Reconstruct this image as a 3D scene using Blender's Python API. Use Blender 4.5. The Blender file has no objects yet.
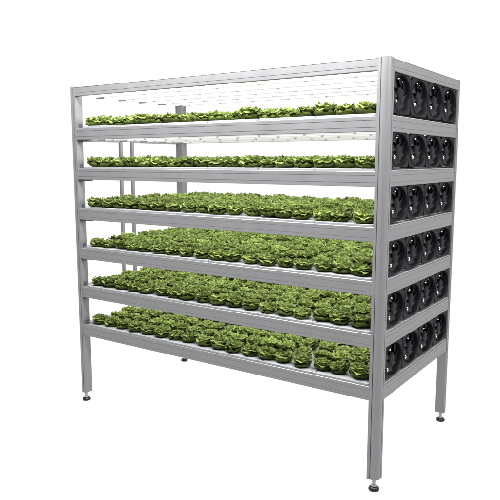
import bpy, math, random
from mathutils import Vector, Matrix
random.seed(7)
C = bpy.context.scene.collection
PI = math.pi

# ------------------------------------------------------------ dimensions
HF = 0.0700                      # height of the levelling feet
L, W, S = 2.335, 1.170, 0.0615   # rack length, depth, post section
ZT = [z + HF for z in (.4345, .7156, .9947, 1.2730, 1.5525, 1.8248)]   # beam undersides
ZTOP = 2.118 + HF
HB = 0.076
HTOP = 2.176 + HF

# ------------------------------------------------------------ materials
def mat(name):
    m = bpy.data.materials.new(name); m.use_nodes = True
    return m, m.node_tree.nodes, m.node_tree.links, m.node_tree.nodes['Principled BSDF']

def metal(name, col, rough, metallic=.55, bump=.02, streak=(4, 4, 90)):
    m, n, l, b = mat(name)
    tc = n.new('ShaderNodeTexCoord'); mp = n.new('ShaderNodeMapping')
    mp.inputs['Scale'].default_value = streak
    no = n.new('ShaderNodeTexNoise'); no.inputs['Scale'].default_value = 3; no.inputs['Detail'].default_value = 5
    l.new(tc.outputs['Object'], mp.inputs[0]); l.new(mp.outputs[0], no.inputs['Vector'])
    cr = n.new('ShaderNodeMapRange'); cr.inputs['From Min'].default_value = .3; cr.inputs['From Max'].default_value = .7
    cr.inputs['To Min'].default_value = .96; cr.inputs['To Max'].default_value = 1.04
    l.new(no.outputs['Fac'], cr.inputs['Value'])
    mx = n.new('ShaderNodeVectorMath'); mx.operation = 'SCALE'; mx.inputs[0].default_value = col
    l.new(cr.outputs[0], mx.inputs['Scale']); l.new(mx.outputs[0], b.inputs['Base Color'])
    rr = n.new('ShaderNodeMapRange'); rr.inputs['To Min'].default_value = rough - .06; rr.inputs['To Max'].default_value = rough + .08
    l.new(no.outputs['Fac'], rr.inputs['Value']); l.new(rr.outputs[0], b.inputs['Roughness'])
    b.inputs['Metallic'].default_value = metallic
    return m

ALU = metal('anodised_aluminium', (.238, .238, .243), .42, streak=(3, 3, 3))
ALUP = metal('anodised_post', (.238, .238, .243), .42, streak=(40, 40, 1.2))
ALU_DARK = metal('dark_block_metal', (.09, .09, .095), .5)
STEEL = metal('threaded_steel', (.5, .5, .5), .3, .9)
CHROME = metal('polished_glint_stud', (.95, .95, .95), .22, 1.0)  # bright metal of the added fan glints
WHITE = metal('white_plastic', (.34, .345, .36), .6, 0.0)
TRAYM = metal('white_tray', (.235, .238, .248), .6, 0.0)
PANEL = metal('ceiling_white', (.86, .86, .86), .6, 0.0)
BLACK = metal('black_plastic', (.007, .007, .009), .5, 0.0)
BLACK.node_tree.nodes['Principled BSDF'].inputs['Specular IOR Level'].default_value = .10
BLADE = metal('glossy_black_blade', (.006, .006, .009), .34, 0.0)
BLADE.node_tree.nodes['Principled BSDF'].inputs['Specular IOR Level'].default_value = .22
RUBBER = metal('black_rubber', (.008, .008, .008), .3, 0.0)
GREYP = metal('grey_bracket', (.12, .12, .125), .5, .2)
CLIP = metal('lamp_clip', (.20, .20, .20), .5, 0.0)

def emis(name, col, strength):
    m, n, l, b = mat(name)
    b.inputs['Base Color'].default_value = (.8, .8, .8, 1)
    b.inputs['Emission Color'].default_value = (*col, 1); b.inputs['Emission Strength'].default_value = strength
    return m
LED = emis('led_diffuser', (1, 1, .99), 3.5)
FINM = metal('lamp_fin_grey', (.36, .36, .36), .6, 0.0)

def leafmat():
    m, n, l, b = mat('lettuce_leaf')
    at = n.new('ShaderNodeAttribute'); at.attribute_name = 'tone'
    sep = n.new('ShaderNodeSeparateColor'); l.new(at.outputs['Color'], sep.inputs[0])
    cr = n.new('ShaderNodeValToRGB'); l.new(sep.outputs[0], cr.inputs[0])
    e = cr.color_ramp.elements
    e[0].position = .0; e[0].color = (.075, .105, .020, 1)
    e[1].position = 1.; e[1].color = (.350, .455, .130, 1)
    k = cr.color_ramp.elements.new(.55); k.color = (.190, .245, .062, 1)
    tc = n.new('ShaderNodeTexCoord'); no = n.new('ShaderNodeTexNoise')
    no.inputs['Scale'].default_value = 34; no.inputs['Detail'].default_value = 3
    l.new(tc.outputs['Object'], no.inputs['Vector'])
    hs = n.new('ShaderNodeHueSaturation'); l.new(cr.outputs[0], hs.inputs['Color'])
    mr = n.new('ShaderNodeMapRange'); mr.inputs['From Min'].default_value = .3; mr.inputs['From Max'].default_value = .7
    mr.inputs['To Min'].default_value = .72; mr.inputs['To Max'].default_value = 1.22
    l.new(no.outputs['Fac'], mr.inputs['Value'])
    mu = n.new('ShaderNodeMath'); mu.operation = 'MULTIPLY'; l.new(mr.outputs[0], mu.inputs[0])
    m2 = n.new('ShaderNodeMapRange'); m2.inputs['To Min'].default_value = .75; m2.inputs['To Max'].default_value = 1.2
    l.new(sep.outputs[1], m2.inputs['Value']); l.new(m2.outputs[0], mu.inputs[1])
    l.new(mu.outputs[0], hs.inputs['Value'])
    l.new(hs.outputs[0], b.inputs['Base Color'])
    b.inputs['Roughness'].default_value = .55; b.inputs['Specular IOR Level'].default_value = .10
    bp = n.new('ShaderNodeBump'); bp.inputs['Strength'].default_value = .5; bp.inputs['Distance'].default_value = .004
    l.new(no.outputs['Fac'], bp.inputs['Height']); l.new(bp.outputs[0], b.inputs['Normal'])
    tr = n.new('ShaderNodeBsdfTranslucent'); l.new(hs.outputs[0], tr.inputs['Color'])
    ms = n.new('ShaderNodeMixShader'); ms.inputs[0].default_value = .36
    l.new(b.outputs[0], ms.inputs[1]); l.new(tr.outputs[0], ms.inputs[2])
    l.new(ms.outputs[0], n['Material Output'].inputs['Surface'])
    return m
LEAF = leafmat()

# ------------------------------------------------------------ mesh helpers
class MB:
    def __init__(s): s.v = []; s.f = []; s.sm = []; s.mi = []
    def add(s, vs, fs, smooth=False, mi=0, M=None):
        o = len(s.v)
        s.v += [tuple(M @ Vector(p)) if M else tuple(p) for p in vs]
        s.f += [tuple(i + o for i in f) for f in fs]
        s.sm += [smooth] * len(fs); s.mi += [mi] * len(fs)
    def box(s, x0, x1, y0, y1, z0, z1, mi=0, bev=0.0):
        if bev:
            b = bev   # chamfered box (all edges)
            vs = []; fs = []
            P = {}
            for ix, X in ((-1, x0), (1, x1)):
                for iy, Y in ((-1, y0), (1, y1)):
                    for iz, Z in ((-1, z0), (1, z1)):
                        for ax in range(3):
                            p = [X - ix * b, Y - iy * b, Z - iz * b]
                            p[ax] = (X, Y, Z)[ax]
                            P[(ix, iy, iz, ax)] = len(vs); vs.append(p)
            for ax in range(3):
                a1, a2 = [a for a in range(3) if a != ax]
                for sg in (-1, 1):
                    q = []
                    for u, w in ((-1, -1), (1, -1), (1, 1), (-1, 1)):
                        k = [0, 0, 0]; k[ax] = sg; k[a1] = u; k[a2] = w
                        q.append(P[(*k, ax)])
                    fs.append(q)
                for u in (-1, 1):          # edge chamfers parallel to ax
                    for w in (-1, 1):
                        q = []
                        for e, a in ((-1, a1), (1, a1), (1, a2), (-1, a2)):
                            k = [0, 0, 0]; k[ax] = e; k[a1] = u; k[a2] = w
                            q.append(P[(*k, a)])
                        fs.append(q)
            for c in [(a, b2, c2) for a in (-1, 1) for b2 in (-1, 1) for c2 in (-1, 1)]:
                fs.append([P[(*c, 0)], P[(*c, 1)], P[(*c, 2)]])
            s.add(vs, fs, False, mi)
        else:
            vs = [(x0,y0,z0),(x1,y0,z0),(x1,y1,z0),(x0,y1,z0),(x0,y0,z1),(x1,y0,z1),(x1,y1,z1),(x0,y1,z1)]
            s.add(vs, [(0,3,2,1),(4,5,6,7),(0,1,5,4),(1,2,6,5),(2,3,7,6),(3,0,4,7)], False, mi)
    def prism(s, poly, a0, a1, axis='z', smooth=False, mi=0):
        n = len(poly)
        def P(p, t):
            if axis == 'z': return (p[0], p[1], t)
            if axis == 'x': return (t, p[0], p[1])
            return (p[0], t, p[1])
        vs = [P(p, a0) for p in poly] + [P(p, a1) for p in poly]
        fs = [(i, (i+1) % n, n+(i+1) % n, n+i) for i in range(n)]
        s.add(vs, fs, smooth, mi)
        o = len(s.v) - 2*n
        s.f += [tuple(o + i for i in reversed(range(n))), tuple(o + n + i for i in range(n))]
        s.sm += [False]*2; s.mi += [mi]*2
    def lathe(s, prof, n=24, c=(0,0,0), axis='z', smooth=True, mi=0):
        vs = []; fs = []
        for r, z in prof:
            for k in range(n):
                a = 2*PI*k/n
                p = (r*math.cos(a), r*math.sin(a), z)
                if axis == 'x': p = (z, r*math.cos(a), r*math.sin(a))
                vs.append((p[0]+c[0], p[1]+c[1], p[2]+c[2]))
        for i in range(len(prof)-1):
            for k in range(n):
                k2 = (k+1) % n
                fs.append((i*n+k, i*n+k2, (i+1)*n+k2, (i+1)*n+k))
        s.add(vs, fs, smooth, mi)
    def mesh(s, name, mats):
        me = bpy.data.meshes.new(name); me.from_pydata(s.v, [], s.f)
        for m in mats: me.materials.append(m)
        me.polygons.foreach_set('use_smooth', s.sm); me.polygons.foreach_set('material_index', s.mi)
        import bmesh
        bm = bmesh.new(); bm.from_mesh(me); bmesh.ops.recalc_face_normals(bm, faces=bm.faces); bm.to_mesh(me); bm.free()
        me.update(); return me

def link(name, me, parent=None, loc=(0,0,0)):
    o = bpy.data.objects.new(name, me); C.objects.link(o); o.location = loc
    if parent: o.parent = parent
    return o
def tag(o, label=None, cat=None, group=None, kind=None):
    if label: o['label'] = label
    if cat: o['category'] = cat
    if group: o['group'] = group
    if kind: o['kind'] = kind
    return o

# ------------------------------------------------------------ the rack
rack = link('growing_rack', None)
tag(rack, 'tall silver aluminium growing rack with six planted shelves standing on four black feet', 'rack')

def part(name, mb, mats, loc=(0,0,0), parent=rack):
    if not isinstance(mats, (list, tuple)): mats = [mats]
    return link(name, mb.mesh(name, mats), parent, loc)

def post_poly(sx, sy, s=S, r=.030, fl=.016, g=.0042, gd=.006):
    """section with its outer corner at (0,0); body runs to (-s*sx, +s*sy)"""
    p = [(-s, 0), (-s+fl, 0), (-s+fl, gd), (-s+fl+g, gd), (-s+fl+g, 0)]
    for k in range(11):
        a = -PI/2 + (PI/2)*k/10
        p.append((-r + r*math.cos(a), r + r*math.sin(a)))
    p += [(0, s-fl-g), (-gd, s-fl-g), (-gd, s-fl), (0, s-fl), (0, s), (-s, s)]
    return [(x*sx, y*sy) for x, y in p]
corners = [(0, 0, 1, 1), (-L, 0, -1, 1), (0, W, 1, -1), (-L, W, -1, -1)]
for x, y, sx, sy in corners:
    mb = MB(); mb.prism(post_poly(sx, sy), HF, HTOP)
    po = part('post', mb, ALUP, (x, y, 0))
    mb = MB(); mb.prism(post_poly(sx, sy, S-.003, .028, .014, .004, .004), HTOP, HTOP+.006)
    # shift so the cap is centred on the post
    cp = part('post_cap', mb, ALU, (-.0015*sx, .0015*sy, 0), po)
    cx, cy = x - sx*S/2, y + sy*S/2
    mb = MB()
    mb.lathe([(0.0, HF+.001), (.0105, HF+.001), (.0105, .024), (.0, .022)], 20)
    for k in range(9): mb.lathe([(.0105, .027+k*.0044), (.0117, .029+k*.0044), (.0105, .031+k*.0044)], 20)
    mb.lathe([(0, .033), (.017, .033), (.017, .0265), (0, .0265)], 6, smooth=False)
    ft = part('levelling_foot', mb, STEEL, (cx, cy, 0))
    mb = MB()
    mb.lathe([(0, .001), (.024, .001), (.0285, .003), (.030, .008), (.0285, .016), (.023, .022), (.015, .026), (0, .026)], 32)
    part('rubber_pad', mb, RUBBER, (0, 0, 0), ft)

def beam_poly(h, d=.034, g=.0024, gd=.0015, grooves=(.020, .056)):
    grooves = [q for q in (h-.056, h-.020)] if h < .05 else grooves
    grooves = [q for q in grooves if q > .004]
    p = [(0.002, 0), (0, .002)]
    for gz in grooves:
        p += [(0, gz-g/2), (gd, gz-g/2), (gd, gz+g/2), (0, gz+g/2)]
    p += [(0, h-.002), (.002, h), (d, h), (d, 0)]
    return p
SET = .0015
def long_beam(z, h, y, sy):
    mb = MB(); P = [(y + sy*(a+SET), z+b) for a, b in beam_poly(h, gd=.0016 if z > ZT[3] else .0007)]
    mb.prism(P, -L+S, -S, 'x'); part('long_beam', mb, ALU)
def end_beam(z, h, x, sx):
    mb = MB(); P = [(x - sx*(a+SET), z+b) for a, b in beam_poly(h, .028, gd=.0016 if z > ZT[3] else .0007)]
    mb.prism(P, S, W-S, 'y'); return part('end_beam', mb, ALU)
for z, h in [(z, HB) for z in ZT] + [(ZTOP, .0605)]:
    up = .016 if z == ZTOP else 0
    long_beam(z, h, 0, 1); long_beam(z+up, h-up, W, -1)
    end_beam(z, h, 0, 1); end_beam(z+up, h-up, -L, -1)

# decks: the underside of every shelf above another is an LED lamp field divided by slim fins
NR = 5
X0, X1 = -L+S+.002, -S-.002
for i, z in enumerate(ZT + [ZTOP]):
    mb = MB()
    zz = z+HB-.012 if i < 6 else z+.040
    mb.box(X0+.002, X1+.018, .040, W-.040, zz, zz+.006)
    part('shelf_deck' if i < 6 else 'lamp_roof', mb, PANEL)
    if i < 6:   # white ledges over the end beams
        for xa, xb in ((-S+.002, -.0065), (-L+.0065, -L+S-.002)):
            mb = MB(); mb.box(xa, xb, S+.002, W-S-.002, z+HB+.0005, z+HB+.006, bev=.0015)
            part('end_ledge', mb, WHITE)
ROWY = [.195, .408, .620, .833, 1.035]
for z in ZT[1:] + [ZTOP]:
    mb = MB(); mb.box(X0+.002, X1, .042, W-.042, z+.008, z+.014)
    led = part('led_panel', mb, LED)
    for y in ROWY:
        mb = MB(); mb.box(X0+.075, X1, y-.0015, y+.0015, z-.001, z+.0075)
        fn = part('lamp_fin', mb, FINM, (0,0,0), led)
    for y in ROWY:
        mb = MB(); mb.box(X0+.003, X0+.074, y-.009, y+.006, z-.004, z+.0075, bev=.002)
        part('lamp_end_cap', mb, GREYP, (0,0,0), led)
        for k in range(7):
            xc = -.268 - .3085*k
            mb = MB(); mb.box(xc-.008, xc+.008, y-.006, y-.0018, z-.0025, z+.0075, bev=.0015)
            part('lamp_clip', mb, CLIP, (0,0,0), led)

# dark lamp drivers at the left end and small dark blocks on the left posts
for z in ZT[1:]:
    mb = MB(); mb.box(-L+S+.001, -L+S+.085, .042, .066, z-.012, z+.012, bev=.003)
    part('lamp_driver', mb, GREYP)
for z in ZT:
    for y in (.012, W-.05):
        mb = MB(); mb.box(-L+S-.001, -L+S+.004, y+.012, y+.038, z+HB+.001, z+HB+.034, bev=.0015)
        part('corner_block', mb, ALU_DARK)
# two slim uprights closing the left end
for yc in (.455, .575):
    mb = MB(); mb.box(-L+.010, -L+.030, yc-.013, yc+.013, ZT[1]+HB, ZT[5]-.0095, bev=.002)
    part('end_upright', mb, ALU)
for ya, yb in ((S+.002, .468), (.562, W-S-.002)):
    mb = MB(); mb.box(-L+.010, -L+.030, ya, yb, ZT[5]-.008, ZT[5]-.001, bev=.002)
    part('end_rail', mb, ALU)

# ------------------------------------------------------------ fans on the right end
FP = (W-2*S)/4
def fan_meshes(fh, turn=0.0):
    fw = FP-.004; R = min(fw, fh)*.475
    Rz = fh*.47; Ry = fw*.455
    n = 40
    mb = MB()
    def rr(a, w, h, rad):      # point of a rounded rectangle in direction a
        c, s_ = math.cos(a), math.sin(a)
        t = min(w/abs(c) if abs(c) > 1e-6 else 9, h/abs(s_) if abs(s_) > 1e-6 else 9)
        x, y = c*t, s_*t
        dx, dy = abs(x)-(w-rad), abs(y)-(h-rad)
        if dx > 0 and dy > 0:
            # pull onto the corner arc
            lo, hi = 0, t
            for _ in range(24):
                m = (lo+hi)/2; X, Y = abs(c*m)-(w-rad), abs(s_*m)-(h-rad)
                if X > 0 and Y > 0 and X*X+Y*Y > rad*rad: hi = m
                else: lo = m
            x, y = c*lo, s_*lo
        return x, y
    N = 64
    A = [2*PI*k/N + PI/N for k in range(N)]
    out = [rr(a, fw/2, fh/2, .030) for a in A]
    out2 = [rr(a, fw/2-.002, fh/2-.002, .029) for a in A]
    hole = [(Ry*math.cos(a), Rz*math.sin(a)) for a in A]
    rings = [[(-.040, y, z) for y, z in out], [(-.002, y, z) for y, z in out], [(0, y, z) for y, z in out2],
             [(0, y*1.03, z*1.03) for y, z in hole], [(.003, y*1.015, z*1.015) for y, z in hole], [(.002, y, z) for y, z in hole],
             [(-.006, y*.985, z*.985) for y, z in hole], [(-.026, y*.97, z*.97) for y, z in hole], [(-.040, y, z) for y, z in out]]
    for j in range(len(rings)-1):
        mb.add(rings[j]+rings[j+1], [(k, (k+1) % N, N+(k+1) % N, N+k) for k in range(N)], j in (3, 4, 5, 6))
    # black plate added behind the blades to block light, gaps left as bright spots
    frame = mb
    hb = MB()
    hr = .034
    hb.lathe([(0, -.004), (hr*.55, -.004), (hr*.9, -.006), (hr, -.009), (hr, -.024), (0, -.024)], 28, (0,0,0), 'x')
    bl = MB()
    nb = 7
    for b_ in range(nb):
        a0 = 2*PI*b_/nb + .35 + turn
        vs = []; fs = []; nu, nv = 7, 6
        for i in range(nu+1):
            u = i/nu
            for j in range(nv+1):
                v = j/nv - .5
                sweep = .38*u*u
                half = .93 - (0 if u < .55 else (u-.55)*.42)
                a = a0 + sweep + v*half
                r0 = hr*.97; 
                ry = r0 + (Ry*.955-r0)*u; rz = r0 + (Rz*.955-r0)*u
                x = -.013 + v*(.012-.003*u) - .003*math.cos(v*PI)
                vs.append((x, ry*math.cos(a), rz*math.sin(a)))
        for i in range(nu):
            for j in range(nv):
                q = i*(nv+1)+j; fs.append((q, q+1, q+nv+2, q+nv+1))
        bl.add(vs, fs, True)
    gd = MB()
    NS = 42; rad = [.0, .38, .56, .70, .84, .99]
    for q in range(len(rad)-1):
        for k in range(NS):
            ang = (360*k/NS + 8) % 360
            if q >= 3 and 118 < ang < 136: continue
            if q >= 2 and 206 < ang < 226: continue
            if q == 3 and 300 < ang < 312: continue
            vs = []
            for rr_ in (rad[q], rad[q+1]):
                for kk in (k, k+1):
                    a = 2*PI*kk/NS + .1
                    vs.append((-.0245, Ry*.95*rr_*math.cos(a), Rz*.95*rr_*math.sin(a)))
            gd.add(vs, [(0, 1, 3, 2)])
    glint_studs = []  # shiny studs added in place of bright glints on the fans
    for by, bz, ry_, rz_ in ((-.24*fw, .355*fh, .0040, .0045), (-.335*fw, -.20*fh, .0042, .0100)):
        q = MB(); nn = 14; vs = []; fs = []
        for i, (f_, x_) in enumerate(((1, -.001), (1, .003), (.8, .007), (.4, .0095), (0.02, .010))):
            vs += [(x_, by+ry_*f_*math.cos(2*PI*k/nn), bz+rz_*f_*math.sin(2*PI*k/nn)) for k in range(nn)]
            if i: fs += [((i-1)*nn+k, (i-1)*nn+(k+1) % nn, i*nn+(k+1) % nn, i*nn+k) for k in range(nn)]
        q.add(vs, fs, True); q.box(-.024, -.0005, by-.002, by+.002, bz-.002, bz+.002)
        glint_studs.append(q.mesh('fan_glint_stud', [CHROME]))
    return (frame.mesh('fan', [BLACK]), bl.mesh('fan_blades', [BLADE]), hb.mesh('fan_hub', [BLACK]), gd.mesh('fan_back_plate', [BLACK]), *glint_studs)
FX = -.010
for i in range(6):
    za = ZT[i]+HB+.018; zb = (ZT[i+1] if i < 5 else ZTOP)-.001
    meshes = fan_meshes(zb-za)
    turned = [fan_meshes(zb-za, random.uniform(0, .9))[1] for _ in range(4)]
    for k in range(4):
        f = link('fan', meshes[0], rack, (FX, S+FP*(k+.5), (za+zb)/2))
        link('blades', turned[k], f)
        link('hub', meshes[2], f); link('back_plate', meshes[3], f)
        for bm_ in meshes[4:]: link('glint_stud', bm_, f)

# ------------------------------------------------------------ trays
ORD = ['first','second','third','fourth','fifth','sixth','seventh','eighth','ninth','tenth','eleventh','twelfth','thirteenth',
       'fourteenth','fifteenth','sixteenth','seventeenth','eighteenth','nineteenth','twentieth','twenty-first']
def nth(k, n):
    return 'leftmost' if k == 0 else 'rightmost' if k == n-1 else ORD[k] + ' from the left'
SHELF = ['lowest shelf', 'fifth shelf down', 'fourth shelf down', 'third shelf down', 'second shelf down', 'topmost shelf']
TH = .012
TP = .363
def tray_mesh():
    mb = MB(); w = TP; d = W-.012
    # foot-print from x 0..w, y 0..d; rim, inner floor, ribs, corner notch at the front
    c = .009
    def loop(ins, z, ch):
        x0, x1, y0, y1 = .0012+ins, w-.0012-ins, ins, d-ins
        return [(x0+ch, y0, z), (x1-ch, y0, z), (x1, y0+ch, z), (x1, y1-ch, z), (x1-ch, y1, z), (x0+ch, y1, z), (x0, y1-ch, z), (x0, y0+ch, z)]
    R = [loop(0, 0, c), loop(0, TH-.002, c), loop(.002, TH, c), loop(.010, TH, c), loop(.013, TH-.005, c), loop(.020, TH-.005, c), loop(.024, TH-.001, c)]
    for a, b in zip(R[:-1], R[1:]):
        mb.add(a+b, [(k, (k+1) % 8, 8+(k+1) % 8, 8+k) for k in range(8)])
    mb.add(R[-1], [tuple(range(8))]); mb.add(R[0], [tuple(reversed(range(8)))])
    return mb.mesh('growing_tray', [TRAYM])
TM = tray_mesh()
def zdeck(i): return ZT[i]+HB+.0005
for i in range(6):
    for k in range(6):
        t = link('growing_tray', TM, None, (-2.221+k*TP, .006, zdeck(i)))
        if k == 5: t.scale.x = (X1+2.221-5*TP)/TP
        tag(t, f'pale grey tray under lettuces, {nth(k,6)} on the {SHELF[i]}', 'tray', 'growing trays laid side by side on the shelves')

# ------------------------------------------------------------ lettuces
def lettuce(seed):
    rnd = random.Random(seed); hb = rnd.random(); V = []; F = []; T = []
    whorls = [(6, .045, .028, .042, 0), (7, .052, .045, .046, 0), (6, .043, .053, .044, 0), (5, .026, .057, .034, 0), (3, .011, .056, .022, 0)]
    for wi, (n, R, H, hw, lift) in enumerate(whorls):
        off = rnd.uniform(0, 6.28)
        for k in range(n):
            a0 = off + 2*PI*k/n + rnd.uniform(-.16, .16)
            r1 = R*rnd.uniform(.88, 1.14); h1 = H*rnd.uniform(.82, 1.12); w1 = hw*rnd.uniform(.85, 1.15)
            ph = rnd.uniform(0, 6.28); ph2 = rnd.uniform(0, 6.28); tint = min(1, max(0, hb + rnd.uniform(-.25, .25)))
            nu, nv = 5, 8; o = len(V)
            for i in range(nu+1):
                u = i/nu
                if wi == 0:
                    r = .010 + r1*math.sin(u*1.5)**.8; z = .002 + h1*u**1.4
                else:      # rises, then folds outward into a flat ruffled top
                    r = .008 + r1*(.62*math.sin(u*1.5)**.8 + .38*u**2.2); z = .003 + h1*math.sin(min(1, u*1.12)*PI/2)**1.15 - .006*max(0, u-.8)/.2*rnd.uniform(.2, 1.6)
                wd = w1*(.34, .62, .86, 1.0, .98, .70)[i]
                for j in range(nv+1):
                    v = 2*j/nv - 1
                    ruf = (u**1.8)*(.0052*math.sin(v*4.4+ph) + .0022*math.sin(v*8+ph2+u*3))
                    rr_ = r - (.013 if wi < 2 else .006)*v*v*u - (.009*v*v if i == nu else 0) + ruf*.7 + rnd.uniform(-.0012, .0012)*u
                    tx = v*wd*.95
                    zz = z + ruf + .008*v*v*(1-u*.4) + rnd.uniform(-.0012, .0012)*u
                    
                    ca, sa = math.cos(a0), math.sin(a0)
                    V.append((rr_*ca - tx*sa, rr_*sa + tx*ca, zz))
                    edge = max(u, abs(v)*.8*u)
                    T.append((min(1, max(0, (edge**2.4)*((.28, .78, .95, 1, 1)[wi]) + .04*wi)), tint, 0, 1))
            for i in range(nu):
                for j in range(nv):
                    q = o + i*(nv+1)+j; F.append((q, q+1, q+nv+2, q+nv+1))
    return V, F, T
def leafmesh(name, V, F, T):
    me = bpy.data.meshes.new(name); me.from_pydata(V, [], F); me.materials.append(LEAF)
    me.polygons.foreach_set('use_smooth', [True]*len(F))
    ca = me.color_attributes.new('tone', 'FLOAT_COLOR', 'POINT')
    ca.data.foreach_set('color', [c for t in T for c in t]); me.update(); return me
VAR = [lettuce(s) for s in range(11, 17)]
VM = [leafmesh('lettuce', *v) for v in VAR]

CAM = Vector((1.7659*.694, -4.2695*.694, 2.4259*.694 + HF))
NX, NY = 18, 8
heads = []
for i in range(6):
    zb = zdeck(i)+TH-.006
    for c in range(NX):
        for r in range(NY):
            x = -2.221 + (c+.5+(.22 if r % 2 else -.12))*(X1+2.221-.01)/NX + random.uniform(-.007, .007)
            y = .080 + r*(W-.142)/(NY-1) + random.uniform(-.007, .007)
            sc = random.uniform(.90, 1.11); rz = random.uniform(0, 6.28)
            p = Vector((x, y, zb+.045)); d = p-CAM
            t = (0-CAM.y)/d.y; q = CAM + d*t
            vis = 1.0 if r == 0 else min(1, max(.0, (-d.z)/d.length*3.0))
            if i >= 4 and r > 0: vis = .12 if r == 1 else 0
            if q.x > -S or (r > 0 and any(z-.0 < q.z < z+HB for z in ZT)): vis = 0
            heads.append((vis/d.length_squared, i, c, r, x, y, zb, sc, rz, random.uniform(-.14, .14), random.uniform(-.14, .14), random.randrange(6)))
heads.sort(key=lambda h: -h[0])
ROW = ['front row', 'second row', 'third row', 'fourth row', 'fifth row', 'sixth row', 'seventh row', 'back row']
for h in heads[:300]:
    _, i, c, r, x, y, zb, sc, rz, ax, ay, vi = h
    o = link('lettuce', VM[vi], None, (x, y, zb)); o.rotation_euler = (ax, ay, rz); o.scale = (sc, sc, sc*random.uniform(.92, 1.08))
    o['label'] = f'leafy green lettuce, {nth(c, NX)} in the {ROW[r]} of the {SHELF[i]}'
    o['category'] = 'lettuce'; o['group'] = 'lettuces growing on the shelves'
V = []; F = []; T = []
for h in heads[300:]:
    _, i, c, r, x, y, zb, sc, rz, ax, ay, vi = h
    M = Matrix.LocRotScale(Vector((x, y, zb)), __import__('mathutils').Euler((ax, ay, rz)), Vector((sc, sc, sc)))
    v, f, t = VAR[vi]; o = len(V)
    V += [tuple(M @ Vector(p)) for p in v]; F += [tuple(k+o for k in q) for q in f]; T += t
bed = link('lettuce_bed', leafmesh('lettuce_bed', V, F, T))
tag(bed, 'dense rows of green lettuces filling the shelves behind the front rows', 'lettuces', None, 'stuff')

# ------------------------------------------------------------ white studio
m, n, l, b = mat('white_glow_floor')
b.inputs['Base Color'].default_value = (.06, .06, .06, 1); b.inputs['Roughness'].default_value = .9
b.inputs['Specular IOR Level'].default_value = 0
b.inputs['Emission Color'].default_value = (1, 1, 1, 1); b.inputs['Emission Strength'].default_value = 1.0  # glow added to keep the floor pure white, without contact shadows
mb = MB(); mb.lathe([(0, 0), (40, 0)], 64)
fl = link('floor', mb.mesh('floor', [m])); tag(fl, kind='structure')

w = bpy.data.worlds.new('World'); bpy.context.scene.world = w; w.use_nodes = True
n = w.node_tree.nodes; l = w.node_tree.links; bg = n['Background']
tc = n.new('ShaderNodeTexCoord'); sp = n.new('ShaderNodeSeparateXYZ'); l.new(tc.outputs['Generated'], sp.inputs[0])
# white seamless behind the rack, dimmer studio on the photographer's side
dt = n.new('ShaderNodeVectorMath'); dt.operation = 'DOT_PRODUCT'; dt.inputs[1].default_value = (-.15, .989, 0)
l.new(tc.outputs['Generated'], dt.inputs[0])
mr = n.new('ShaderNodeMapRange'); mr.interpolation_type = 'SMOOTHSTEP'
mr.inputs['From Min'].default_value = -.55; mr.inputs['From Max'].default_value = .1
mr.inputs['To Min'].default_value = .16; mr.inputs['To Max'].default_value = 1.02
l.new(dt.outputs['Value'], mr.inputs['Value']); l.new(mr.outputs[0], bg.inputs['Strength'])
bg.inputs['Color'].default_value = (1, 1, 1, 1)

def area(loc, target, sx, sy, energy):
    ld = bpy.data.lights.new('softbox', 'AREA'); ld.shape = 'RECTANGLE'; ld.size = sx; ld.size_y = sy; ld.energy = energy
    o = bpy.data.objects.new('softbox', ld); C.objects.link(o); o.location = loc
    o.rotation_euler = (Vector(target)-Vector(loc)).to_track_quat('-Z', 'Y').to_euler()
    return o
area((-.85, -.62, 3.15), (-.85, -.05, 1.7), 3.3, .5, 215)
area((2.4, .3, 3.3), (.0, .6, 1.8), 1.2, .8, 42)

# ------------------------------------------------------------ camera
cd = bpy.data.cameras.new('camera'); cam = bpy.data.objects.new('camera', cd); C.objects.link(cam)
cam.location = CAM; cam.rotation_euler = (PI/2-.141, 0, .6035)
cd.lens = 36*631.65/500; cd.sensor_width = 36; cd.clip_end = 200; cd.clip_start = .05
sc = bpy.context.scene; sc.camera = cam
sc.view_settings.view_transform = 'Standard'; sc.view_settings.look = 'None'
sc.view_settings.exposure = 0; sc.view_settings.gamma = 1
